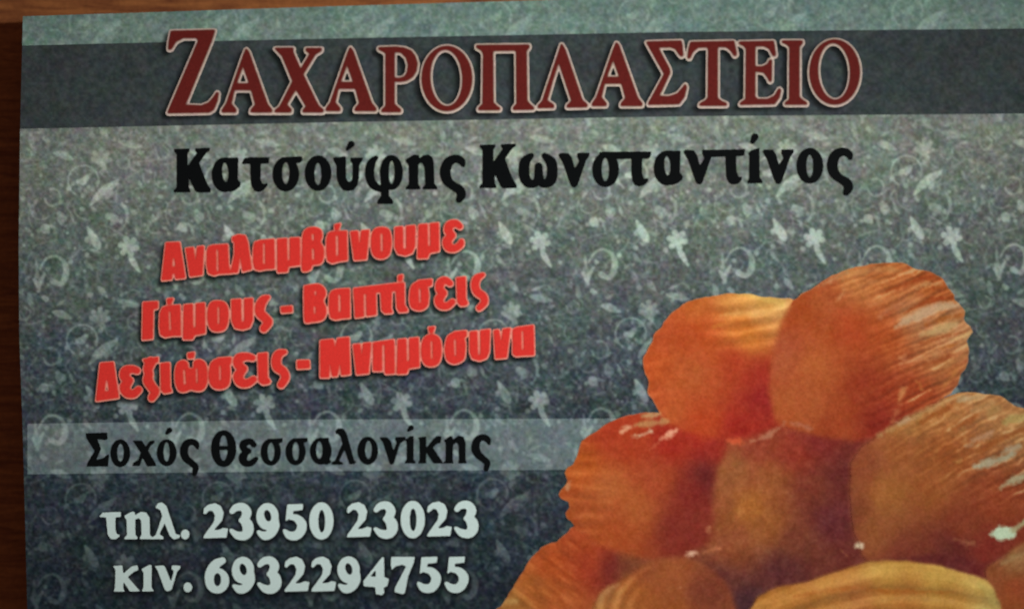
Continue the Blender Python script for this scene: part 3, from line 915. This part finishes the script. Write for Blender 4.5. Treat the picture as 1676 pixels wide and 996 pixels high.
# ------------------------------------------------------------------ printed pastries
TONES = {
    'A': [(1130, 610, 158, 78, 40), (1065, 600, 160, 68, 30), (1140, 500, 165, 85, 40), (1200, 486, 180, 120, 62), (1250, 490, 185, 140, 72), (1235, 513, 188, 138, 82), (1290, 500, 185, 140, 85),
          (1220, 530, 175, 92, 34), (1150, 540, 162, 68, 30), (1245, 610, 140, 42, 30), (1250, 650, 128, 32, 30), (1150, 690, 158, 62, 30), (1100, 660, 160, 75, 38), (1210, 700, 138, 36, 28), (1225, 552, 178, 104, 44), (1200, 590, 150, 55, 30), (1120, 550, 155, 66, 32)],
    'B': [(1310, 510, 142, 62, 28), (1330, 600, 158, 82, 42), (1320, 660, 152, 76, 40), (1290, 580, 150, 72, 45), (1450, 550, 152, 68, 32), (1420, 630, 132, 50, 28), (1390, 540, 150, 62, 30), (1500, 520, 165, 110, 75), (1560, 540, 165, 115, 78),
          (1540, 600, 152, 88, 50), (1500, 650, 145, 60, 32), (1440, 690, 122, 38, 26), (1400, 460, 165, 102, 58), (1450, 445, 160, 90, 48), (1530, 465, 152, 78, 36), (1350, 480, 148, 72, 38), (1370, 690, 140, 60, 32)],
    'C': [(950, 760, 156, 74, 30), (1030, 725, 150, 55, 30), (1000, 800, 158, 86, 46), (1040, 830, 155, 80, 42), (1080, 780, 148, 66, 38), (1130, 800, 115, 38, 32), (1155, 780, 92, 35, 34), (1100, 730, 142, 38, 26), (1170, 730, 130, 38, 30), (1110, 865, 115, 42, 35),
          (1000, 705, 150, 52, 30), (940, 840, 150, 72, 36), (1000, 870, 152, 70, 34), (1150, 710, 150, 42, 28)],
    'D': [(1230, 830, 152, 92, 42), (1200, 770, 138, 82, 48), (1260, 780, 138, 76, 44), (1300, 740, 130, 48, 35), (1340, 720, 110, 36, 34), (1375, 780, 92, 38, 36), (1360, 850, 92, 38, 42), (1300, 880, 112, 58, 42), (1200, 890, 130, 68, 42), (1280, 930, 86, 42, 44),
          (1180, 960, 95, 48, 44), (1220, 990, 72, 42, 50), (1170, 830, 135, 76, 44), (1260, 860, 140, 80, 42), (1330, 800, 112, 52, 38), (1240, 730, 130, 55, 38), (1420, 920, 100, 45, 40), (1620, 930, 110, 44, 42), (1560, 915, 100, 42, 42)],
    'E': [(1450, 810, 150, 94, 48), (1470, 740, 142, 80, 44), (1440, 870, 138, 80, 46), (1550, 740, 146, 82, 42), (1560, 680, 158, 102, 58), (1610, 660, 165, 115, 72), (1660, 700, 160, 112, 70), (1630, 820, 138, 64, 38), (1580, 860, 126, 58, 38), (1560, 900, 98, 42, 40),
          (1410, 760, 128, 66, 42), (1402, 830, 122, 66, 42), (1480, 690, 160, 110, 62), (1520, 800, 142, 80, 42), (1620, 900, 125, 48, 40), (1480, 900, 118, 56, 42)],
    'F': [(870, 960, 158, 88, 42), (900, 920, 158, 72, 34), (960, 920, 148, 56, 34), (1005, 930, 106, 38, 34), (920, 990, 158, 80, 40), (950, 890, 152, 66, 34), (835, 990, 150, 100, 52)],
    'G': [(985, 980, 158, 105, 62), (1040, 965, 152, 86, 42), (1100, 950, 146, 80, 46), (1150, 970, 116, 58, 42), (1060, 930, 136, 70, 42), (1000, 1000, 158, 98, 48), (1100, 1000, 145, 80, 42)],
    'H': [(1300, 970, 168, 110, 52), (1450, 930, 182, 138, 68), (1540, 940, 188, 148, 74), (1370, 945, 175, 120, 60), (1600, 960, 190, 155, 84), (1400, 985, 166, 104, 56), (1480, 985, 172, 112, 54), (1560, 985, 178, 126, 60), (1625, 985, 180, 155, 92)],
    'J': [(1660, 960, 150, 74, 44), (1660, 918, 152, 110, 72), (1635, 940, 142, 80, 48), (1650, 1000, 150, 80, 44)],
}
SHAPES = {
    'F': [(820, 990), (832, 970), (845, 950), (857, 932), (866, 918), (875, 907), (890, 892), (915, 882), (930, 870), (940, 860), (1000, 868), (1050, 890), (1050, 940), (1010, 1000), (980, 1100), (790, 1100), (806, 1010)],
    'G': [(966, 1005), (974, 988), (982, 970), (1005, 955), (1032, 937), (1060, 920), (1095, 911), (1132, 914), (1170, 935), (1200, 980), (1210, 1100), (950, 1100)],
    'C': [(1082, 674), (1062, 674), (1045, 676), (1020, 681), (1005, 686), (988, 696), (975, 706), (962, 713), (952, 721), (947, 733), (943, 750), (937, 759), (927, 766), (924, 774), (929, 784), (927, 791), (919, 799), (914, 808), (919, 816), (930, 821), (931, 829),
          (925, 838), (927, 846), (935, 853), (941, 861), (962, 880), (1000, 900), (1060, 915), (1120, 912), (1158, 890), (1168, 850), (1166, 815), (1172, 770), (1190, 735), (1190, 700)],
    'D': [(985, 800), (1100, 712), (1200, 690), (1300, 660), (1420, 640), (1540, 648), (1600, 700), (1680, 860), (1700, 1100), (960, 1100), (1000, 1000), (1010, 890)],
    'A': [(1052, 590), (1058, 574), (1065, 562), (1070, 548), (1081, 535), (1092, 520), (1105, 507), (1122, 496), (1140, 489), (1160, 485), (1177, 481), (1220, 480), (1260, 487), (1300, 491), (1330, 520), (1340, 620), (1300, 690), (1262, 700), (1235, 712), (1200, 719), (1150, 713), (1110, 700), (1096, 693),
          (1083, 685), (1077, 672), (1068, 655), (1060, 640), (1060, 625), (1056, 607)],
    'B': [(1299, 491), (1318, 476), (1339, 464), (1362, 450), (1387, 440), (1410, 434), (1432, 431), (1477, 430), (1502, 440), (1527, 446), (1544, 457), (1552, 470), (1563, 482), (1561, 492), (1572, 498), (1580, 507), (1578, 520), (1586, 532), (1593, 542), (1581, 556), (1584, 570), (1586, 582), (1582, 598),
          (1574, 612), (1567, 628), (1557, 645), (1517, 668), (1464, 690), (1437, 717), (1400, 722), (1340, 713), (1300, 703), (1270, 692), (1258, 650), (1261, 600), (1268, 560), (1281, 520)],
    'E': [(1557, 647), (1575, 642), (1612, 644), (1642, 650), (1657, 662), (1680, 668), (1720, 680), (1760, 800), (1740, 890), (1640, 910), (1615, 922), (1570, 910), (1532, 906), (1470, 912), (1420, 917), (1405, 885), (1394, 852), (1391, 790), (1397, 748), (1432, 716), (1464, 693), (1507, 675)],
    'J': [(1612, 936), (1628, 920), (1647, 906), (1676, 887), (1760, 870), (1760, 1100), (1640, 1100), (1625, 990)],
    'H': [(1232, 990), (1257, 966), (1282, 958), (1322, 950), (1377, 932), (1412, 921), (1437, 917), (1482, 917), (1532, 924), (1577, 936), (1612, 948), (1626, 962), (1633, 980), (1640, 1000), (1650, 1100), (1200, 1100)],
}
GLINTS = {
    'C': [((1016, 707, 2), (1024, 702, 4), (1032, 698, 2), (190, 140, 112), .9), ((1034, 712, 2), (1050, 711, 4), (1066, 705, 3), (190, 165, 142), .9), ((1080, 719, 2), (1092, 712, 5), (1106, 704, 3), (202, 145, 120), .95),
          ((1040, 695, 3), (1062, 692, 7), (1092, 690, 5), (165, 128, 86), .75), ((1052, 680, 3), (1068, 680, 6), (1080, 676, 4), (170, 150, 110), .7), ((1064, 735, 1), (1072, 728, 2.5), (1078, 722, 1), (170, 90, 65), .7),
          ((928, 800, 2), (929, 793, 4), (933, 788, 2), (175, 140, 115), .7)],
    'D': [((1230, 722, 2), (1255, 713, 5), (1283, 694, 3), (160, 108, 86), .85), ((1190, 720, 3), (1202, 722, 6), (1214, 721, 4), (196, 84, 52), .65), ((1296, 692, 2), (1312, 694, 4), (1326, 702, 4), (158, 96, 76), .8),
          ((1122, 906, 3), (1132, 905, 5), (1139, 904, 4), (212, 178, 158), .95), ((1152, 903, 1), (1166, 899, 2), (1177, 897, 3), (178, 110, 78), .8), ((1157, 870, 1), (1160, 865, 2.4), (1162, 860, 1), (180, 130, 95), .7),
          ((1400, 893, 3), (1407, 891, 5), (1411, 895, 3), (200, 182, 160), .95), ((1377, 901, 1.5), (1383, 905, 2), (1386, 908, 1.5), (160, 110, 70), .7)],
    'E': [((1507, 692, 3), (1530, 678, 5), (1556, 664, 3), (134, 70, 28), .7), ((1560, 700, 3), (1590, 684, 5), (1610, 668, 3), (140, 76, 34), .6), ((1600, 740, 3), (1630, 722, 5), (1680, 700, 5), (134, 72, 32), .6),
          ((1590, 672, 3), (1614, 664, 6), (1625, 658, 3), (170, 132, 92), .6), ((1618, 680, 5), (1626, 672, 9), (1634, 666, 5), (168, 136, 86), .6), ((1565, 712, 2), (1572, 706, 4), (1578, 700, 2), (176, 130, 80), .6),
          ((1640, 740, 3), (1652, 735, 6), (1668, 730, 4), (168, 160, 138), .7), ((1520, 715, 2), (1535, 706, 4), (1550, 700, 2), (168, 112, 66), .5), ((1545, 690, 2), (1560, 684, 4), (1575, 680, 2), (172, 122, 76), .5),
          ((1437, 712, 3), (1490, 685, 5), (1557, 651, 5), (170, 132, 88), .75), ((1594, 764, 3), (1622, 756, 8), (1656, 744, 5), (158, 156, 136), .85), ((1638, 797, 2), (1655, 787, 6), (1682, 774, 6), (170, 168, 140), .85),
          ((1622, 874, 4), (1640, 872, 13), (1654, 870, 9), (190, 214, 192), 1), ((1658, 866, 5), (1672, 858, 6), (1690, 846, 7), (165, 165, 130), .85), ((1562, 881, 1.5), (1578, 886, 2.5), (1594, 888, 1.5), (165, 110, 80), .6),
          ((1590, 720, 3), (1608, 714, 7), (1622, 706, 4), (170, 135, 112), .7), ((1560, 755, 2), (1567, 755, 4), (1572, 752, 2), (180, 135, 80), .6), ((1570, 655, 4), (1580, 652, 6), (1600, 650, 5), (165, 150, 118), .6),
          ((1645, 690, 4), (1660, 684, 8), (1690, 678, 8), (160, 150, 95), .6), ((1470, 692, 3), (1478, 690, 5), (1486, 686, 3), (170, 145, 120), .6), ((1580, 730, 2), (1588, 728, 4), (1596, 722, 2), (165, 130, 105), .6)],
    'A': [((1180, 516, 2), (1215, 511, 5), (1275, 515, 5), (192, 146, 88), .55), ((1210, 482, 3), (1240, 484, 6), (1280, 496, 7), (190, 160, 88), .55), ((1170, 535, 2), (1185, 530, 4), (1200, 524, 2), (180, 112, 50), .5)],
    'B': [((1452, 477, 3), (1494, 460, 5), (1527, 452, 4), (136, 58, 24), .7), ((1482, 511, 3), (1520, 493, 5), (1560, 486, 4), (134, 56, 22), .75), ((1517, 531, 2), (1544, 521, 3.5), (1574, 515, 4), (146, 80, 36), .8),
          ((1507, 561, 2), (1544, 551, 3.5), (1580, 543, 3), (146, 76, 40), .75), ((1482, 603, 2), (1520, 594, 4), (1552, 580, 4), (134, 64, 32), .7), ((1540, 572, 3), (1556, 566, 5), (1566, 562, 3), (160, 96, 38), .7),
          ((1492, 471, 2), (1514, 466, 3.5), (1540, 464, 3), (176, 130, 86), .7), ((1392, 446, 3), (1432, 439, 5), (1472, 442, 4), (172, 120, 74), .5), ((1477, 526, 4), (1507, 515, 7), (1544, 502, 8), (1568, 500, 5), (176, 150, 124), .8),
          ((1507, 548, 3), (1532, 541, 6), (1562, 531, 5), (176, 146, 102), .75), ((1556, 556, 2), (1575, 550, 5), (1591, 544, 4), (186, 156, 106), .8), ((1472, 595, 2), (1507, 586, 4), (1550, 570, 4), (174, 118, 80), .7),
          ((1532, 606, 2), (1557, 593, 4), (1582, 580, 4), (168, 116, 72), .7), ((1544, 632, 2), (1556, 618, 4), (1566, 604, 3), (176, 116, 64), .6), ((1500, 625, 2), (1506, 630, 3.5), (1508, 636, 2), (176, 124, 64), .6),
          ((1404, 470, 2), (1425, 462, 4), (1450, 460, 3), (170, 112, 68), .5), ((1425, 500, 2), (1440, 492, 4), (1460, 486, 3), (172, 112, 72), .55), ((1440, 520, 2), (1455, 506, 4), (1475, 496, 3), (164, 108, 80), .5),
          ((1370, 492, 1.5), (1377, 483, 3.5), (1381, 474, 2), (178, 125, 85), .6), ((1470, 660, 2), (1478, 638, 4), (1484, 634, 2), (182, 125, 80), .7), ((1472, 586, 2), (1476, 584, 3), (1480, 582, 2), (190, 130, 90), .6),
          ((1465, 535, 4), (1500, 515, 8), (1550, 500, 8), (172, 140, 112), .75), ((1525, 545, 3), (1545, 538, 6), (1565, 532, 5), (172, 140, 100), .65), ((1490, 470, 2), (1510, 465, 5), (1535, 464, 4), (170, 122, 80), .55),
          ((1380, 456, 3), (1420, 444, 5), (1460, 443, 4), (172, 120, 76), .5), ((1340, 468, 2), (1360, 458, 4), (1385, 446, 3), (165, 130, 95), .6), ((1520, 590, 2), (1545, 578, 4), (1575, 560, 4), (165, 115, 78), .5),
          ((1460, 690, 2), (1468, 672, 4), (1476, 660, 2), (168, 105, 70), .55)],
    'F': [((822, 985, 4), (834, 982, 6), (845, 984, 3), (178, 140, 88), .7)],
    'G': [((980, 990, 3), (990, 968, 6), (1012, 955, 3), (165, 120, 78), .6), ((1108, 962, 1.5), (1111, 961, 2.5), (1113, 960, 1.5), (195, 150, 110), .8), ((1000, 995, 2), (1010, 975, 4), (1025, 958, 2), (165, 115, 60), .45)],
    'H': [((1400, 962, 2), (1450, 966, 3), (1560, 968, 2), (165, 92, 36), .55), ((1300, 975, 2), (1360, 965, 4), (1420, 958, 3), (165, 95, 40), .5), ((1440, 982, 3), (1490, 977, 5), (1560, 984, 4), (188, 140, 80), .6),
          ((1600, 955, 4), (1620, 970, 6), (1630, 995, 5), (190, 172, 100), .5)],
    'J': [((1640, 922, 3), (1660, 912, 5), (1690, 900, 5), (165, 135, 95), .7)],
}


def streaks(al, ac, la, wd, seed):
    """long grain along `al`, fine across `ac`, in -1..1"""
    return 1.3 * (vnoise(al * wd / la, ac, wd, seed) - .5) + 0.8 * (vnoise(al * wd * 0.5 / la, ac, wd * 0.5, seed + 1) - .5)


def ridges(key, x, y):
    """printed relief of the ribbed dough, as a light and dark modulation"""
    wob = 7 * (vnoise(x, y, 38.0, 500) - .5) + 3 * (vnoise(x, y, 12.0, 503) - .5)
    if key == 'B':
        w = np.clip((x - 1400) / 110, 0, 1) + np.clip((505 - y) / 60, 0, 0.8) * np.clip((x - 1330) / 60, 0, 1)
        s_ = y + 0.36 * (x - 1500) + 0.0007 * (x - 1430) ** 2 + wob
        return np.clip(w, 0, 1) * (0.4 * np.sin(s_ * 2 * math.pi / 21.0) + 0.35 * np.sin(s_ * 2 * math.pi / 10.5 + 0.8) + 0.85 * streaks(x, s_, 36.0, 10.0, 511) + 0.5 * (vnoise(x, y, 6.0, 513) - .5))
    if key == 'E':
        w = np.clip((x - 1440 + (760 - y) * 0.9) / 190, 0, 1) * np.clip((850 - y) / 80, 0.1, 1)
        s_ = y + 0.55 * (x - 1560) - 0.0004 * (x - 1560) ** 2 + wob * 1.5
        return w * (0.25 * np.sin(s_ * 2 * math.pi / 23.0) + 0.3 * np.sin(s_ * 2 * math.pi / 11.0) + 1.2 * streaks(x, s_, 24.0, 11.0, 521) + 0.9 * (vnoise(x, y, 7.0, 523) - .5))
    if key == 'A':
        w = np.clip((x - 1140) / 60, 0, 1) * np.clip((580 - y) / 30, 0, 1)
        s_ = y + 0.0012 * (x - 1215) ** 2 + 0.12 * (x - 1200) + wob * 0.6
        return w * (0.6 * np.sin(s_ * 2 * math.pi / 27.0 + 0.5) + 0.5 * streaks(x, s_, 70.0, 9.0, 531)) + 0.55 * np.clip((1115 - x) / 50, 0, 1) * streaks(x, y + 0.25 * (x - 1080), 40.0, 10.0, 533)
    if key == 'H':
        d = y - 918 - 0.0011 * (x - 1480) ** 2 + wob * 0.7
        return np.interp(d, [0, 6, 24, 36, 42, 50, 58, 66, 76, 90, 110], [-0.2, 0.5, 0.5, -0.2, -0.9, -0.3, 0.8, 0.6, -0.6, -0.7, 0.4]) * 0.8 + 0.35 * streaks(x, d, 60.0, 8.0, 541)
    if key == 'J':
        s_ = y + 0.6 * x + wob
        return 0.9 * streaks(x, s_, 40, 9.0, 551) * np.clip((945 - y) / 30, 0, 1)
    if key == 'C':
        return np.clip((1025 - x) / 70, 0, 1) * (0.5 * streaks(x, y - 0.1 * x, 44.0, 11.0, 561) + 0.25 * np.sin((y + wob) * 2 * math.pi / 24))
    if key == 'F':
        return 0.7 * streaks(x + y, y - 0.75 * x, 40.0, 11.0, 571) * np.clip((990 - x) / 60, 0, 1)
    if key == 'G':
        d = np.hypot(x - 1105, (y - 1010) * 1.15) + wob
        return np.clip((1075 - x) / 60, 0, 1) * (0.5 * np.sin(d * 2 * math.pi / 24.0) + 0.5 * streaks(x - y, d, 40.0, 9.0, 581))
    return 0.5 * (vnoise(x, y, 16.0, 591) - .5) + 0.4 * (vnoise(x, y, 6.0, 592) - .5)


def outline(key):
    q = np.asarray(SHAPES[key], float)
    if key in 'DGHJ':
        q = spline(q, 5, True)
    elif key in 'AFE':
        q = spline(q, 4, True)
    else:
        n = len(q)
        q = np.concatenate([q[i] + (q[(i + 1) % n] - q[i]) * np.linspace(0, 1, 4)[:-1, None] for i in range(n)])
    q = q + (4.2 if key in 'ABEF' else 2.4) * np.stack([vnoise(q[:, 0], q[:, 1], 7.0, 610) - .5, vnoise(q[:, 0], q[:, 1], 7.0, 611) - .5], -1)
    q[:, 0] = np.minimum(q[:, 0], RIGHT_X - 1)
    q[:, 1] = np.minimum(q[:, 1], BOTTOM_Y - 1)
    return q


HX0, HY0, HX1, HY1 = 780, 410, 1700, 1104
ORDER = "FDCGABEJH"
SOFT = {'F': 1.2, 'D': 6.0, 'C': 5.0, 'G': 3.6, 'A': 4.2, 'B': 4.0, 'E': 3.8, 'J': 3.0, 'H': 1.8}
MASKS = {k_: blur(fill((HY1 - HY0, HX1 - HX0), outline(k_) - np.array([HX0, HY0])), 0.8) for k_ in ORDER}


def heap_picture():
    """the printed picture of the heap, one pastry laid over the next"""
    yy, xx = np.mgrid[HY0:HY1, HX0:HX1] + 0.5
    union = np.max([MASKS[k_] for k_ in ORDER], 0)
    pic = np.zeros(yy.shape + (3,)) + np.array([95, 42, 38.0])
    for key in ORDER:
        m = MASKS[key]
        big = blur((m > 0.02).astype(float), 8) > 0.001
        x = xx[big]; y = yy[big]
        w = np.zeros(len(x)); c = np.zeros((len(x), 3))
        for t in TONES[key]:
            g = 1.0 / ((x - t[0]) ** 2 + (y - t[1]) ** 2 + 16.0 ** 2) ** 1.6
            w += g
            c += g[:, None] * np.array(t[2:], float)
        c /= w[:, None]
        r = ridges(key, x, y)
        c = c * (1 + 0.17 * r[:, None]) + np.maximum(r, 0)[:, None] * np.array([8, 20, 19.0])
        if key in 'BE':
            k_ = np.clip((r - 0.5) * 1.3, 0, 0.7)[:, None]
            c = c * (1 - k_) + np.array([180, 148, 108.0]) * k_
        al = blur(m, SOFT[key])
        if SOFT[key] > 1.6:
            # towards the outside the alpha must be full: only seams between pastries are soft
            al = np.maximum(al, np.clip((blur(union, 6) < 0.97) * m * 1.2, 0, 1))
        a = al[big][:, None]
        pic[big] = pic[big] * (1 - a) + c * a
    for key in ORDER:
        for g in GLINTS.get(key, []):
            p, col_, amp = np.array(g[:-2], float), np.array(g[-2], float), g[-1]
            q = spline(p, 5)
            x0, y0 = (q[:, :2].min(0) - 24 - [HX0, HY0]).astype(int); x1, y1 = (q[:, :2].max(0) + 24 - [HX0, HY0]).astype(int)
            x0, y0 = max(x0, 0), max(y0, 0)
            x = xx[y0:y1, x0:x1]; y = yy[y0:y1, x0:x1]
            best = np.full(x.shape, -1e9)
            for a, b in zip(q[:-1], q[1:]):
                d = b[:2] - a[:2]
                L2 = max(d @ d, 1e-9)
                t = np.clip(((x - a[0]) * d[0] + (y - a[1]) * d[1]) / L2, 0, 1)
                best = np.maximum(best, a[2] + (b[2] - a[2]) * t - np.hypot(x - a[0] - t * d[0], y - a[1] - t * d[1]))
            rag = 3.5 * (vnoise(x, y, 4.0, 620) - .5) + 5.0 * (vnoise(x, y, 11.0, 621) - .5)
            k_ = (np.clip((best + rag + 2.5) / 6.5, 0, 1) * amp)[..., None]
            pic[y0:y1, x0:x1] = pic[y0:y1, x0:x1] * (1 - k_) + col_ * k_
    e = blur(union, 2.5)
    rim = np.clip((0.84 - e) / 0.35, 0, 1) * (0.15 + 0.4 * vnoise(xx, yy, 30.0, 650))
    pic = pic * (1 - rim[..., None]) + np.array([166, 132, 92.0]) * rim[..., None]
    # the cut-out of the printed picture is feathered into the grey ground
    fea = np.clip((0.68 - blur(union, 2.0)) / 0.22, 0, 1)[..., None] * 0.75
    pic = pic * (1 - fea) + (ground_srgb(xx, yy) + 26) * fea
    pic = pic + mottle(xx, yy, 13, 640, (3.5, 9.0, 24.0)) * np.array([1, 0.85, 0.75])
    return [np.pad(np.maximum(pic[..., i], 6), 4, mode='edge') for i in range(3)]


PICTURE = heap_picture()


def pastry(key, order):
    def colour(x, y):
        c = np.stack([sample(p, x - HX0 + 4, y - HY0 + 4) for p in PICTURE], -1)
        c = c * np.array([1.11, 1.08, 1.02])
        return lin(c) * GAIN

    label = {'A': "smooth orange pastry at the upper left of the printed heap", 'B': "large ribbed pastry on top of the printed heap", 'C': "toothed orange pastry at the left of the middle row",
             'D': "shaded brown pastry in the middle of the heap", 'E': "ribbed glistening pastry at the right of the middle row", 'F': "orange pastry at the lower left corner of the heap",
             'G': "brown pastry in the bottom row", 'H': "golden ribbed pastry at the front of the heap", 'J': "brown pastry cut off by the right edge"}[key]
    ob = contour_mesh("printed_pastry", MASKS[key], np.array([HX0, HY0]), 0.00003 + order * 0.000004, M_PHOTO, card, colour)
    part(ob, label)


for n_, key in enumerate(ORDER):
    pastry(key, n_)
